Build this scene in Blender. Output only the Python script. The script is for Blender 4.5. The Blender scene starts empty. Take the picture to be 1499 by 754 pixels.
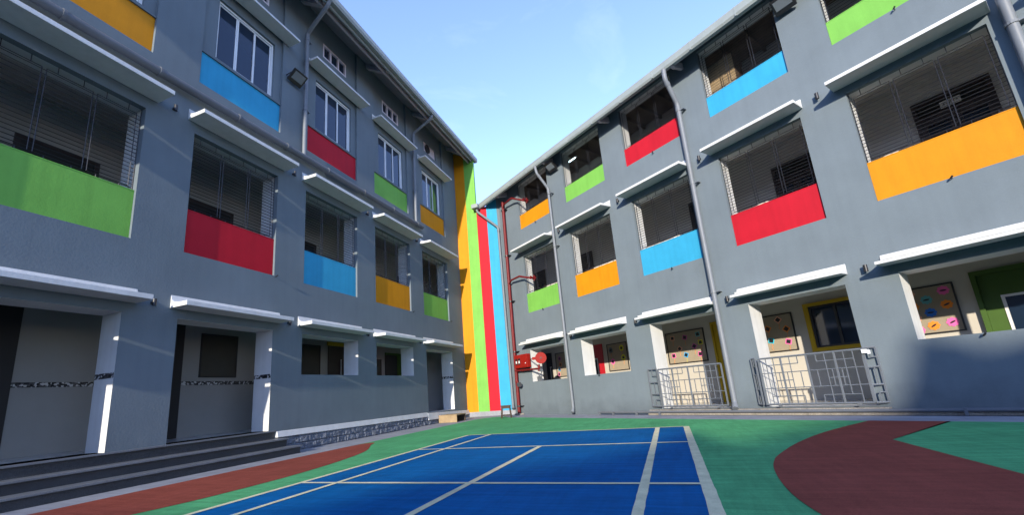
import bpy, bmesh, math, random
from mathutils import Vector, Matrix, noise
random.seed(7)
scene = bpy.context.scene
COL = scene.collection

# ------------------------------------------------------------------ materials
def new_mat(name):
    m = bpy.data.materials.new(name); m.use_nodes = True
    nt = m.node_tree; b = nt.nodes['Principled BSDF']
    return m, nt, b

def N(nt, t, **kw):
    n = nt.nodes.new(t)
    for k, v in kw.items():
        if k in n.inputs.keys(): n.inputs[k].default_value = v
        else: setattr(n, k, v)
    return n

def pos(nt, scale=(1, 1, 1)):
    g = nt.nodes.new('ShaderNodeNewGeometry'); mp = nt.nodes.new('ShaderNodeMapping')
    mp.inputs['Scale'].default_value = scale
    nt.links.new(g.outputs['Position'], mp.inputs['Vector'])
    return mp.outputs['Vector']

def surf(name, col, rough=.7, var=.08, vscale=1.3, bump=.15, bscale=45, fine=0.0, fscale=220, streak=0.0, spec=.3, metallic=0.0, brush=0.0, dirt=0.0):
    """colour with broad mottling, optional fine speckle, optional rain streaks, fine bump"""
    m, nt, b = new_mat(name); L = nt.links.new
    col = (*col, 1)
    p = pos(nt)
    n1 = N(nt, 'ShaderNodeTexNoise', Scale=vscale, Detail=6.0, Roughness=.6); L(p, n1.inputs['Vector'])
    r1 = N(nt, 'ShaderNodeMapRange'); r1.inputs['From Min'].default_value = .3; r1.inputs['From Max'].default_value = .7
    r1.inputs['To Min'].default_value = 1 - var; r1.inputs['To Max'].default_value = 1 + var
    L(n1.outputs['Fac'], r1.inputs['Value'])
    fac = r1.outputs['Result']
    def mul(a, bsock):
        q = N(nt, 'ShaderNodeMath', operation='MULTIPLY'); L(a, q.inputs[0]); L(bsock, q.inputs[1]); return q.outputs[0]
    if fine:
        n2 = N(nt, 'ShaderNodeTexNoise', Scale=fscale, Detail=3.0); L(p, n2.inputs['Vector'])
        r2 = N(nt, 'ShaderNodeMapRange'); r2.inputs['From Min'].default_value = .35; r2.inputs['From Max'].default_value = .65
        r2.inputs['To Min'].default_value = 1 - fine; r2.inputs['To Max'].default_value = 1 + fine
        L(n2.outputs['Fac'], r2.inputs['Value']); fac = mul(fac, r2.outputs['Result'])
    if streak:
        p3 = pos(nt, (5, 5, .28))
        n3 = N(nt, 'ShaderNodeTexNoise', Scale=1.6, Detail=5.0); L(p3, n3.inputs['Vector'])
        r3 = N(nt, 'ShaderNodeMapRange'); r3.inputs['From Min'].default_value = .42; r3.inputs['From Max'].default_value = .72
        r3.inputs['To Min'].default_value = 1; r3.inputs['To Max'].default_value = 1 - streak
        L(n3.outputs['Fac'], r3.inputs['Value']); fac = mul(fac, r3.outputs['Result'])
    if brush:                     # sweeping marks and scuffs of the rolled court coating
        for sc, amp in (((1.1, 13, 1), brush), ((9, 1.3, 1), brush * .6)):
            n4 = N(nt, 'ShaderNodeTexNoise', Scale=1.0, Detail=8.0, Roughness=.65, Distortion=.4); L(pos(nt, sc), n4.inputs['Vector'])
            r4 = N(nt, 'ShaderNodeMapRange'); r4.inputs['From Min'].default_value = .35; r4.inputs['From Max'].default_value = .65
            r4.inputs['To Min'].default_value = 1 - amp; r4.inputs['To Max'].default_value = 1 + amp
            L(n4.outputs['Fac'], r4.inputs['Value']); fac = mul(fac, r4.outputs['Result'])
    if dirt:                      # splash dirt along the foot of the wall
        sx = N(nt, 'ShaderNodeSeparateXYZ'); L(pos(nt), sx.inputs[0])
        n5 = N(nt, 'ShaderNodeTexNoise', Scale=3.0, Detail=6.0); L(p, n5.inputs['Vector'])
        a5 = N(nt, 'ShaderNodeMath', operation='SUBTRACT'); L(sx.outputs['Z'], a5.inputs[0])
        m5 = N(nt, 'ShaderNodeMath', operation='MULTIPLY'); m5.inputs[1].default_value = .9; L(n5.outputs['Fac'], m5.inputs[0]); L(m5.outputs[0], a5.inputs[1])
        r5 = N(nt, 'ShaderNodeMapRange'); r5.inputs['From Min'].default_value = -.4; r5.inputs['From Max'].default_value = .12
        r5.inputs['To Min'].default_value = 1 - dirt; r5.inputs['To Max'].default_value = 1
        L(a5.outputs[0], r5.inputs['Value']); fac = mul(fac, r5.outputs['Result'])
    vm = N(nt, 'ShaderNodeVectorMath', operation='SCALE'); vm.inputs[0].default_value = col[:3]
    L(fac, vm.inputs['Scale']); L(vm.outputs[0], b.inputs['Base Color'])
    b.inputs['Roughness'].default_value = rough; b.inputs['Metallic'].default_value = metallic
    b.inputs['Specular IOR Level'].default_value = spec
    if bump:
        nb = N(nt, 'ShaderNodeTexNoise', Scale=bscale, Detail=5.0); L(p, nb.inputs['Vector'])
        nb2 = N(nt, 'ShaderNodeTexNoise', Scale=bscale * .12, Detail=3.0); L(p, nb2.inputs['Vector'])
        ad = N(nt, 'ShaderNodeMath', operation='ADD'); L(nb.outputs['Fac'], ad.inputs[0]); L(nb2.outputs['Fac'], ad.inputs[1])
        bp = N(nt, 'ShaderNodeBump', Strength=bump, Distance=.02); L(ad.outputs[0], bp.inputs['Height'])
        L(bp.outputs['Normal'], b.inputs['Normal'])
    return m

def flat(name, col, rough=.5, metallic=0.0, spec=.5, emit=None):
    m, nt, b = new_mat(name)
    b.inputs['Base Color'].default_value = (*col, 1); b.inputs['Roughness'].default_value = rough
    b.inputs['Metallic'].default_value = metallic; b.inputs['Specular IOR Level'].default_value = spec
    if emit:
        b.inputs['Emission Color'].default_value = (*emit[0], 1); b.inputs['Emission Strength'].default_value = emit[1]
    return m

WALLC = (.128, .157, .178)
M = {}
M['wall'] = surf('grey_plaster', WALLC, .8, .07, .9, .13, 26, fine=.03, fscale=90, streak=.045, spec=.12, dirt=.2)
M['white'] = surf('white_paint', (.52, .53, .53), .6, .05, 2.5, .12, 40, streak=.08)
M['cream'] = surf('cream_wall', (.43, .40, .345), .7, .04, 1.5, .1, 40)
M['tile'] = surf('pale_tile', (.26, .26, .25), .35, .03, 3, .03, 10)
M['corridor'] = surf('corridor_paint', (.54, .52, .49), .8, .05, 1.2, .1, 30)
M['floor'] = surf('floor_tile', (.45, .45, .44), .18, .05, 2, 0, spec=.5)
M['inner'] = surf('inner_grey', (.36, .355, .35), .8, .07, 1.2, .1, 30)
PC = {'orange': (.50, .20, .004), 'green': (.145, .36, .062), 'red': (.38, .007, .018), 'blue': (.028, .27, .45)}
for k, c in PC.items():
    M[k] = surf(k + '_paint', c, .65, .07, 1.7, .10, 30, fine=.025, fscale=70, streak=.09, spec=.2)
M['rgreen'] = surf('court_green', (.080, .31, .130), .9, .12, .8, .35, 140, fine=.18, fscale=170, spec=.05, brush=.16)
M['rblue'] = surf('court_blue', (.003, .092, .250), .85, .12, .9, .35, 140, fine=.16, fscale=170, spec=.05, brush=.13)
M['rbrown'] = surf('court_brown', (.225, .058, .040), .85, .12, .9, .35, 140, fine=.2, fscale=170, spec=.05, brush=.13)
M['line'] = surf('line_paint', (.58, .54, .34), .8, .16, 5, .25, 120, fine=.12, fscale=150)
M['concrete'] = surf('apron_concrete', (.24, .25, .275), .8, .16, 1.4, .3, 60, fine=.12, fscale=130, spec=.15, brush=.10)
M['earthc'] = surf('yard_concrete', (.22, .215, .20), .85, .15, .4, .3, 30)
M['rawc'] = surf('raw_concrete', (.24, .22, .19), .9, .25, 5, .6, 40, fine=.2, fscale=60)
M['granite'] = surf('dark_granite', (.040, .043, .048), .45, .12, 3, .1, 80, fine=.5, fscale=160)
M['granitetop'] = surf('granite_tread', (.125, .135, .15), .4, .10, 3, .05, 80, fine=.25, fscale=160)
M['stone'] = surf('rough_stone', (.12, .135, .165), .9, .15, 5, .35, 28, fine=.15, fscale=60)
M['pipe'] = surf('grey_pipe', (.135, .15, .17), .5, .06, 3, .05, 30, spec=.35)
M['dkpipe'] = surf('dark_pipe', (.10, .11, .125), .5, .08, 3, .05, 30)
M['redpipe'] = surf('red_pipe', (.115, .007, .008), .5, .12, 6, .05, 40, spec=.25)
M['redbox'] = surf('red_enamel', (.21, .009, .006), .6, .05, 4, .03, 30, spec=.15)
M['black'] = flat('black_metal', (.012, .012, .014), .45)
M['grille'] = flat('grille_black', (.014, .015, .020), .5)
M['gate'] = surf('gate_paint', (.12, .135, .155), .55, .07, 5, .05, 40, spec=.5)
M['gutter'] = surf('gutter_paint', (.23, .26, .255), .5, .08, 2, .05, 30)
M['fascia'] = surf('fascia_board', (.34, .30, .32), .7, .08, 2, .1, 30)
M['soffit'] = surf('soffit_board', (.22, .21, .23), .8, .10, 2, .1, 25)
M['tileroof'] = surf('roof_tile', (.16, .10, .075), .85, .2, 3, .4, 20)
M['timber'] = surf('dark_timber', (.11, .085, .066), .7, .2, 4, .2, 25)
M['wood'] = surf('pale_wood', (.25, .18, .10), .6, .2, 5, .2, 30)
M['oldwood'] = surf('old_wood', (.055, .038, .027), .7, .25, 8, .3, 30)
M['glass'] = flat('dark_glass', (.010, .020, .040), .06, 0, .55)
M['alu'] = surf('white_aluminium', (.62, .64, .66), .4, .04, 4, 0)
M['vent'] = surf('vent_frame', (.50, .46, .52), .6, .05, 4, 0)
M['dark'] = flat('dark_door', (.012, .011, .012), .6)
M['doorpaint'] = surf('brown_door', (.040, .030, .032), .5, .12, 5, .05, 30)
M['yellow'] = surf('yellow_door', (.40, .26, .006), .5, .06, 4, .05, 30)
M['dgreen'] = surf('green_door', (.045, .095, .014), .55, .06, 4, .05, 30)
M['dred'] = surf('red_door', (.36, .010, .018), .5, .06, 4, .05, 30)
M['cork'] = surf('board_cloth', (.28, .235, .17), .9, .05, 4, .2, 120, fine=.08)
M['dkcork'] = surf('dark_board', (.055, .052, .042), .9, .05, 4, .1, 120, fine=.08)
M['paper'] = flat('white_card', (.62, .62, .60), .7)
M['lamp'] = flat('lamp_glass', (.16, .18, .20), .25, 0, .4)
M['tube'] = flat('lit_tube', (.8, .9, .9), .5, emit=((.65, .95, 1.0), 2.2))
for n, c in {'pink': (.72, .12, .36), 'orangep': (.75, .22, .02), 'bluep': (.02, .14, .50), 'teal': (.10, .34, .38), 'peach': (.70, .34, .22),
             'cyan': (.02, .45, .62), 'yellowp': (.62, .60, .02), 'magenta': (.50, .05, .30), 'grey': (.10, .13, .16), 'skyp': (.03, .32, .65)}.items():
    M[n] = flat(n + '_paper', c, .8)

# tiled wall, mosaic band, brushed detail
def tile_lines(m, sx=.6, sz=.3):
    nt = m.node_tree
m, nt, b = new_mat('mosaic_band')
p = pos(nt, (28, 28, 28)); v = N(nt, 'ShaderNodeTexVoronoi', distance='CHEBYCHEV', Scale=1.0); nt.links.new(p, v.inputs['Vector'])
sp = N(nt, 'ShaderNodeSeparateColor'); nt.links.new(v.outputs['Color'], sp.inputs[0])
cr = N(nt, 'ShaderNodeValToRGB'); cr.color_ramp.interpolation = 'CONSTANT'
cr.color_ramp.elements[0].color = (.012, .012, .014, 1); cr.color_ramp.elements[1].position = .55; cr.color_ramp.elements[1].color = (.07, .07, .075, 1)
e = cr.color_ramp.elements.new(.8); e.color = (.45, .45, .45, 1)
nt.links.new(sp.outputs[0], cr.inputs[0]); nt.links.new(cr.outputs[0], b.inputs['Base Color']); b.inputs['Roughness'].default_value = .3
M['mosaic'] = m

# ------------------------------------------------------------------ mesh builder
WORLD = {}
class MB:
    def __init__(s): s.v = []; s.f = []; s.m = []
    def face(s, pts, mi=0):
        i = len(s.v); s.v += [Vector(p) for p in pts]; s.f.append(tuple(range(i, i + len(pts)))); s.m.append(mi)
    def hexa(s, p, mi=0):            # p: 8 corners, bottom 4 then top 4
        i = len(s.v); s.v += [Vector(q) for q in p]
        for f in ((0, 3, 2, 1), (4, 5, 6, 7), (0, 1, 5, 4), (1, 2, 6, 5), (2, 3, 7, 6), (3, 0, 4, 7)):
            s.f.append(tuple(i + k for k in f)); s.m.append(mi)
    def box(s, F, a0, a1, b0, b1, z0, z1, mi=0):
        s.hexa([F(a0, b0, z0), F(a1, b0, z0), F(a1, b1, z0), F(a0, b1, z0), F(a0, b0, z1), F(a1, b0, z1), F(a1, b1, z1), F(a0, b1, z1)], mi)
    def prism(s, pts, d, mi=0):      # polygon pts extruded by vector d
        i = len(s.v); n = len(pts); d = Vector(d)
        s.v += [Vector(p) for p in pts] + [Vector(p) + d for p in pts]
        s.f.append(tuple(range(i, i + n))); s.m.append(mi); s.f.append(tuple(range(i + 2 * n - 1, i + n - 1, -1))); s.m.append(mi)
        for k in range(n):
            s.f.append((i + k, i + (k + 1) % n, i + n + (k + 1) % n, i + n + k)); s.m.append(mi)
    def tube(s, pts, r, n=12, mi=0, cap=True):
        pts = [Vector(p) for p in pts]; rings = []
        rr = r if isinstance(r, (list, tuple)) else [r] * len(pts)
        prev = None
        for k, p in enumerate(pts):
            if k == 0: t = pts[1] - p
            elif k == len(pts) - 1: t = p - pts[k - 1]
            else: t = (pts[k + 1] - p).normalized() + (p - pts[k - 1]).normalized()
            t.normalize()
            u = prev if prev is not None else (Vector((0, 0, 1)) if abs(t.z) < .9 else Vector((1, 0, 0)))
            u = (u - t * u.dot(t)).normalized(); prev = u; w = t.cross(u)
            sc = 1
            if 0 < k < len(pts) - 1:
                c = (p - pts[k - 1]).normalized().dot(t); sc = 1 / max(c, .6)
            i = len(s.v)
            for j in range(n):
                a = 2 * math.pi * j / n; s.v.append(p + (u * math.cos(a) + w * math.sin(a)) * rr[k] * (1 if sc == 1 else (1 + (sc - 1) * .5)))
            rings.append(i)
        for k in range(len(rings) - 1):
            for j in range(n):
                s.f.append((rings[k] + j, rings[k] + (j + 1) % n, rings[k + 1] + (j + 1) % n, rings[k + 1] + j)); s.m.append(mi)
        if cap:
            s.f.append(tuple(rings[0] + j for j in range(n))[::-1]); s.m.append(mi)
            s.f.append(tuple(rings[-1] + j for j in range(n))); s.m.append(mi)
    def bar(s, a, b, r, mi=0):       # square bar
        s.tube([a, b], r * 1.25, 4, mi)
    def build(s, name, mats, parent=None, bevel=0.0, smooth=False, base=None, **props):
        if not isinstance(mats, (list, tuple)): mats = [mats]
        if base is not None: c = Vector(base)
        else:
            lo = Vector([min(v[i] for v in s.v) for i in range(3)]); hi = Vector([max(v[i] for v in s.v) for i in range(3)])
            c = Vector(((lo.x + hi.x) / 2, (lo.y + hi.y) / 2, lo.z))
        me = bpy.data.meshes.new(name); me.from_pydata([v - c for v in s.v], [], s.f)
        for mm in mats: me.materials.append(M[mm] if isinstance(mm, str) else mm)
        me.polygons.foreach_set('material_index', s.m)
        bm = bmesh.new(); bm.from_mesh(me); bmesh.ops.recalc_face_normals(bm, faces=bm.faces)
        if bevel: bmesh.ops.bevel(bm, geom=list(bm.edges), offset=bevel, segments=2, affect='EDGES', profile=.5, clamp_overlap=True)
        bm.to_mesh(me); bm.free()
        if smooth:
            me.polygons.foreach_set('use_smooth', [True] * len(me.polygons))
            try: me.set_sharp_from_angle(angle=math.radians(40))
            except Exception: pass
        o = bpy.data.objects.new(name, me); COL.objects.link(o)
        WORLD[o] = c
        if parent is not None: o.parent = parent; o.location = c - WORLD[parent]
        else: o.location = c
        for k, v in props.items(): o[k] = v
        return o

def empty(name, loc, label, cat, group=None):
    o = bpy.data.objects.new(name, None); COL.objects.link(o); o.location = loc; WORLD[o] = Vector(loc)
    o.empty_display_size = .3
    o['label'] = label; o['category'] = cat
    if group: o['group'] = group
    return o

# ------------------------------------------------------------------ frames of the two facades and the striped wall
XL, YS = -8.5, 17.478
R0 = Vector((-6.258, 17.478, 0)); RD = Vector((-.825188, .564862, 0)); RN = Vector((-.564862, -.825188, 0))
def FL(s, o, z): return Vector((XL + o, s, z))                      # left facade: s away from camera, o out of the wall
def FR(s, o, z): return R0 - RD * s + RN * o + Vector((0, 0, z))     # right facade: s towards camera
def FS(x, o, z): return Vector((x, YS - o, z))                      # striped wall
W3 = lambda x, y, z: Vector((x, y, z))

def facade(mb, F, s0, s1, z0, z1, layers, reveal_mat):
    """layers: list of (front offset, back offset, openings[(a0,a1,z0,z1,mat)], clip rects or None). Sheets with true reveals."""
    for (of, ob, ops, clip, back) in layers:
        ss = sorted(set([s0, s1] + [v for r in ops for v in r[:2]] + ([v for r in clip for v in r[:2]] if clip else [])))
        zs = sorted(set([z0, z1] + [v for r in ops for v in r[2:4]] + ([v for r in clip for v in r[2:4]] if clip else [])))
        ss = [s for s in ss if s0 <= s <= s1]; zs = [z for z in zs if z0 <= z <= z1]
        for i in range(len(ss) - 1):
            for j in range(len(zs) - 1):
                cs, cz = (ss[i] + ss[i + 1]) / 2, (zs[j] + zs[j + 1]) / 2
                if any(r[0] < cs < r[1] and r[2] < cz < r[3] for r in ops): continue
                if not clip or any(r[0] < cs < r[1] and r[2] < cz < r[3] for r in clip):
                    mb.face([F(ss[i], of, zs[j]), F(ss[i + 1], of, zs[j]), F(ss[i + 1], of, zs[j + 1]), F(ss[i], of, zs[j + 1])], 0)
                if back: mb.face([F(ss[i], ob, zs[j]), F(ss[i + 1], ob, zs[j]), F(ss[i + 1], ob, zs[j + 1]), F(ss[i], ob, zs[j + 1])], 1)
        for r in ops:
            a, b_, c, d = r[:4]
            segs = r[4] if len(r) > 4 else [(of, ob, 0)]
            for (p, q, mi) in segs:
                for (u, v) in (((a, c), (a, d)), ((b_, c), (b_, d)), ((a, c), (b_, c)), ((a, d), (b_, d))):
                    mb.face([F(u[0], p, u[1]), F(v[0], p, v[1]), F(v[0], q, v[1]), F(u[0], q, u[1])], mi)

def ledge(parent, F, s0, s1, z, depth, drop=0.0, lip=False, h=.085, label=None):
    """white concrete sunshade slab with a fillet where it meets the wall"""
    mb = MB(); e = .002
    prof = [(e, z), (depth, z - drop), (depth, z + h - drop), (depth * .45, z + h - drop * .4), (.10, z + h + .02), (.035, z + h + .07), (e, z + h + .17)]
    mb.prism([F(s0, o, zz) for o, zz in prof], F(s1, 0, 0) - F(s0, 0, 0))
    o = mb.build('sunshade', 'white', parent, bevel=.006)
    if lip:
        m2 = MB(); m2.box(F, s0 + .13, s1 - .02, depth - .10, depth + .004, z + h - drop + .001, z + h - drop + .048)
        m2.build('drip_lip', 'white', o, bevel=.005)
    return o

def grille(parent, F, s0, s1, z0, z1, o=-.13, nb=3, wire=.0052):
    mb = MB(); r = .0062; w = (s1 - s0)
    step = .078; z = z0 + .06
    nline = int((z1 - z0 - .10) / step)
    for k in range(nline):
        zz = z0 + .06 + k * step
        mb.bar(F(s0 + .005, o, zz), F(s1 - .005, o, zz), wire)
    pw = (w - .10) / nb
    for k in range(nb):
        a = s0 + .05 + k * pw + .03; b = s0 + .05 + (k + 1) * pw - .03
        zb, zt = z0 + .075, z1 - .13
        for p, q in (((a, zb), (a, zt)), ((b, zb), (b, zt)), ((a, zb), (b, zb)), ((a, zt), (b, zt))):
            mb.bar(F(p[0], o + .012, p[1]), F(q[0], o + .012, q[1]), r)
        for t in (.22, .78):
            x = a + (b - a) * t
            mb.bar(F(x, o + .012, zt), F(x, o + .012, z1 - .002), r * .9); mb.bar(F(x, o + .012, z0 + .002), F(x, o + .012, zb), r * .9)
    for x in (s0 + .012, s1 - .012): mb.bar(F(x, o + .012, z0 + .01), F(x, o + .012, z1 - .01), r)
    return mb.build('window_grille', 'grille', parent)

def panel(parent, F, s0, s1, z0, z1, col, o=-.07, thick=.012):
    mb = MB(); mb.box(F, s0 + .001, s1 - .001, o + .0005, o + thick, z0 + .001, z1)
    mb.box(F, s0 + .002, s1 - .002, -.30, o + thick + .004, z1 + .0005, z1 + .022)
    return mb.build('colour_panel', col, parent, bevel=.002, label=col + ' painted panel under the window')

def clip_ring(mb, F, s, z, o, r): mb.tube([F(s, o, z - .03), F(s, o, z + .03)], r * 1.22, 14)

def downpipe(parent, pts, r=.055, mat='pipe', clips=(), F=None):
    mb = MB()
    # round the bends
    P = [Vector(p) for p in pts]; out = [P[0]]
    for k in range(1, len(P) - 1):
        a = (P[k - 1] - P[k]); b = (P[k + 1] - P[k]); d = min(.09, a.length * .4, b.length * .4)
        a.normalize(); b.normalize()
        for t in (0, .25, .5, .75, 1):
            p0 = P[k] + a * d; p2 = P[k] + b * d
            out.append(p0 * (1 - t) ** 2 + P[k] * 2 * t * (1 - t) + p2 * t ** 2)
    out.append(P[-1]); mb.tube(out, r, 14)
    o = mb.build('downpipe', mat, parent, smooth=True)
    if clips:
        for c in clips:
            s, z, off = c; m2 = MB()
            m2.tube([F(s, off, z - .025), F(s, off, z + .025)], r * 1.2, 14)
            m2.box(F, s + r, s + r + .10, .0, off + .02, z - .012, z + .012)
            m2.build('pipe_clip', 'pipe', o)
    for k in range(1, len(P) - 1):        # sockets at the bends
        m2 = MB(); d = (P[k + 1] - P[k]).normalized(); a = P[k] + d * .10
        m2.tube([a, a + d * .09], r * 1.16, 14); m2.build('pipe_socket', mat, o, smooth=True)
    return o

# ------------------------------------------------------------------ LEFT BUILDING
LB = empty('school_building', (XL, 4.0, 0), 'three storey grey school block left of the court with glazed sliding top windows', 'building')
LO = [5.165 + 2.985 * k for k in range(-4, 4)]; LW = 2.085          # bay starts (k=-4..3)
rev_g = [(0, -.53, 1)]
mb = MB()
l1 = []; clip2 = []; l2 = []; gfops = []
for k, o in zip(range(-4, 4), LO):
    e = o + LW
    if k <= 0: g = (o, e + (.02 if k == 0 else 0), .53, 2.82)
    elif k < 3: g = (o, e + .03, 1.79, 2.815)
    else: g = (o + .04, e + .06, .43, 2.815)
    gfops.append(g)
    l1.append((o, e, 4.155, 6.80)); l1.append((o, e, 8.055, 12.99))
    clip2 += [(o, e, 4.155, 6.80), (o, e, 8.055, 12.99)]
    l2.append((o, e, 5.085, 6.80, [(-.07, -.135, 0), (-.135, -.53, 1)]))
    l2.append((o + .34, o + 1.87, 9.0, 10.64, [(-.07, -.53, 0)])); l2.append((o + .60, o + 1.63, 11.68, 12.18, [(-.07, -.53, 0)]))
l1full = [(*r, [(0, -.07, 0)]) for r in l1] + [(*g, [(0, -.53, 1)]) for g in gfops]
l2full = l2 + [(*g, []) for g in gfops]
facade(mb, FL, -9.0, YS, 0, 13.0, [(0, -.07, l1full, None, False), (-.07, -.53, l2full, clip2, True)], 1)
mb.build('wall', ['wall', 'white'], LB, base=(XL, 4, 0))

# colour panels, grilles, windows, vents, sunshades
c2 = {-1: 'green', 0: 'red', 1: 'blue', 2: 'orange', 3: 'green', -2: 'orange'}
c3 = {-1: 'orange', 0: 'blue', 1: 'red', 2: 'green', 3: 'orange', -2: 'green'}
for k, o in zip(range(-4, 4), LO):
    if k < -2: continue
    e = o + LW
    panel(LB, FL, o, e, 4.155, 5.075, c2[k]); panel(LB, FL, o, e, 8.055, 8.86, c3[k])
    grille(LB, FL, o, e, 5.10, 6.80, wire=.0064)
    # sunshades
    ledge(LB, FL, o - .155, e + .185, 7.035, .50); 
    ledge(LB, FL, o - .155, e + .20, 3.0, .47, h=.088, lip=False)
    ledge(LB, FL, o - .10, e + .19, 10.88, .40, h=.06)
    # sliding window
    a, b, z0, z1 = o + .34, o + 1.87, 9.0, 10.64
    fr = MB(); of = -.16
    for (s0, s1, y0, y1) in ((a, a + .05, z0, z1), (b - .05, b, z0, z1), (a + .05, b - .05, z0, z0 + .05), (a + .05, b - .05, z1 - .05, z1)):
        fr.box(FL, s0, s1, of - .06, of + .03, y0, y1)
    w = (b - a - .10) / 3
    for i in range(3):
        s0 = a + .05 + i * w; s1 = s0 + w; oo = of - .02 + (.018 if i == 1 else 0)
        for (q0, q1, y0, y1) in ((s0, s0 + .03, z0 + .05, z1 - .05), (s1 - .03, s1, z0 + .05, z1 - .05), (s0 + .03, s1 - .03, z0 + .05, z0 + .085), (s0 + .03, s1 - .03, z1 - .085, z1 - .05)):
            fr.box(FL, q0, q1, oo - .012, oo + .012, y0, y1)
    wn = fr.build('window', 'alu', LB)
    for i in range(3):
        s0 = a + .05 + i * w; g = MB(); g.box(FL, s0 + .028, s0 + w - .028, of - .024, of - .018, z0 + .08, z1 - .08)
        g.build('pane', 'glass', wn)
    cill = MB(); cill.box(FL, o + .002, e - .002, -.069, -.02, 8.885, 8.915); cill.box(FL, a + .001, b - .001, -.16, -.069, 8.99, 9.003)
    cill.build('window_sill', 'wall', LB)
    # vent window
    a, b, z0, z1 = o + .60, o + 1.63, 11.68, 12.18
    vf = MB(); of = -.12
    if k < 3:
        for (s0, s1, y0, y1) in ((a, a + .05, z0, z1), (b - .05, b, z0, z1), (a + .05, b - .05, z0, z0 + .05), (a + .05, b - .05, z1 - .05, z1)): vf.box(FL, s0, s1, of - .04, of + .05, y0, y1)
        for t in (1 / 3, 2 / 3):
            x = a + (b - a) * t; vf.box(FL, x - .03, x + .03, of - .03, of + .04, z0 + .05, z1 - .05)
        vw = vf.build('vent_window', 'vent', LB)
        for i in range(3):
            x0 = a + (b - a) * i / 3; g = MB(); g.box(FL, x0 + .032, x0 + (b - a) / 3 - .032, of - .02, of - .012, z0 + .052, z1 - .052); g.build('pane', 'glass', vw)
    else:
        vf.box(FL, a, b, of - .04, of, z0, z1); vw = vf.build('vent_window', 'vent', LB, label='pale boarded vent window with a round exhaust fan')
        fan = MB(); c = FL(a + .34, of + .002, (z0 + z1) / 2); ring = []
        fan.tube([c, c + Vector((.05, 0, 0))], .20, 24); fan.build('exhaust_fan', 'black', vw)

# interiors of the left block
ib = MB()
ib.box(FL, -9.0, YS, -2.25, -2.0, .0, 13.0)
ib.build('back_wall', 'inner', LB)
ew = MB(); ew.box(FL, YS - .12, YS - .002, -1.98, -.54, 0, 13.0); ew.build('end_wall', 'inner', LB)
gw = MB(); gw.box(FL, -9.0, YS, -2.0, -1.985, .53, 3.5); bw = gw.build('tiled_wall', 'tile', LB)
fl = MB(); fl.box(FL, -9.0, 13.4, -1.98, -.001, .2, .53); fl.box(FL, 13.4, YS, -1.98, -.001, .2, .42)
fl.build('floor_slab', 'floor', LB)
for z0, z1 in ((3.45, 3.95), (7.25, 7.75)):
    sl = MB(); sl.box(FL, -9.0, YS, -1.99, -.535, z0, z1); sl.build('floor_slab', 'inner', LB)
mo = MB()
for (a, b) in ((3.81, 5.29), (6.56, 9.3)): mo.box(FL, a, b, -1.9845, -1.981, 1.70, 1.79)
for g in gfops:
    if g[2] < 1: mo.box(FL, g[1] - .004, g[1] - .0015, -.525, -.004, 1.71, 1.80)
mo.build('mosaic_band', 'mosaic', LB)
# dark doorways and doors in the left back wall
dd = MB(); dd.box(FL, 2.55, 3.80, -1.98, -1.955, .53, 3.1); dd.build('door', 'dark', LB, label='tall dark doorway')
dd = MB(); dd.box(FL, 5.3, 6.55, -1.98, -1.955, .53, 3.1); dd.build('door', 'dark', LB, label='tall dark doorway')
dd = MB(); dd.box(FL, 11.15, 12.35, -1.98, -1.96, .53, 2.95); d1 = dd.build('door', 'doorpaint', LB, label='dark double door under a yellow lintel')
hh = MB(); hh.bar(FL(11.72, -1.93, 1.5), FL(11.72, -1.93, 2.5), .02); hh.build('handle', 'alu', d1)
lt = MB(); lt.box(FL, 11.1, 12.4, -1.98, -1.955, 2.951, 3.08); lt.build('door_lintel', 'yellow', d1)
dd = MB(); dd.box(FL, 14.25, 15.05, -1.98, -1.96, .53, 2.8); d2 = dd.build('door', 'dark', LB, label='dark door with a green frame')
lt = MB(); lt.box(FL, 15.051, 15.35, -1.98, -1.94, .53, 2.88); lt.box(FL, 14.25, 15.051, -1.98, -1.94, 2.801, 2.88); lt.build('door_frame', 'dgreen', d2)
for k, o in zip(range(-4, 4), LO):       # middle-floor doors, dim behind the grilles
    if k < -1: continue
    dd = MB(); dd.box(FL, o + 1.2, o + 2.3, -2.0, -1.97, 3.95, 6.25); d3 = dd.build('door', 'dark', LB)
    fr = MB()
    for (s0, s1, z0, z1) in ((o + 1.12, o + 1.199, 3.95, 6.33), (o + 2.301, o + 2.38, 3.95, 6.33), (o + 1.199, o + 2.301, 6.251, 6.33)): fr.box(FL, s0, s1, -2.0, -1.95, z0, z1)
    fr.build('door_frame', 'doorpaint', d3)

# roof of the left block: eave gutter, fascia, soffit, tiles
SE = 17.75
rt = MB()
rt.hexa([FL(-9.2, 1.02, 12.42), FL(SE - .05, 1.02, 12.42), FL(SE - .05, -6, 16.6), FL(-9.2, -6, 16.6), FL(-9.2, 1.02, 12.52), FL(SE - .05, 1.02, 12.52), FL(SE - .05, -6, 16.7), FL(-9.2, -6, 16.7)])
roofL = rt.build('roof', 'tileroof', LB)
g = MB(); prof = [(1.02, 12.31), (1.15, 12.29), (1.19, 12.36), (1.19, 12.50), (1.165, 12.50), (1.16, 12.37), (1.13, 12.32), (1.02, 12.34)]
g.prism([FL(-9.2, o, z) for o, z in prof], FL(SE, 0, 0) - FL(-9.2, 0, 0))
g.box(FL, SE, SE + .012, 1.02, 1.19, 12.29, 12.50); g.build('gutter', 'gutter', roofL)
f = MB(); f.box(FL, -9.2, SE - .03, .965, 1.015, 12.22, 12.45); f.build('fascia', 'gutter', roofL)
f = MB(); f.box(FL, -9.2, SE - .03, .78, .85, 12.22, 12.36); f.build('eave_beam', 'fascia', roofL)
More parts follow.
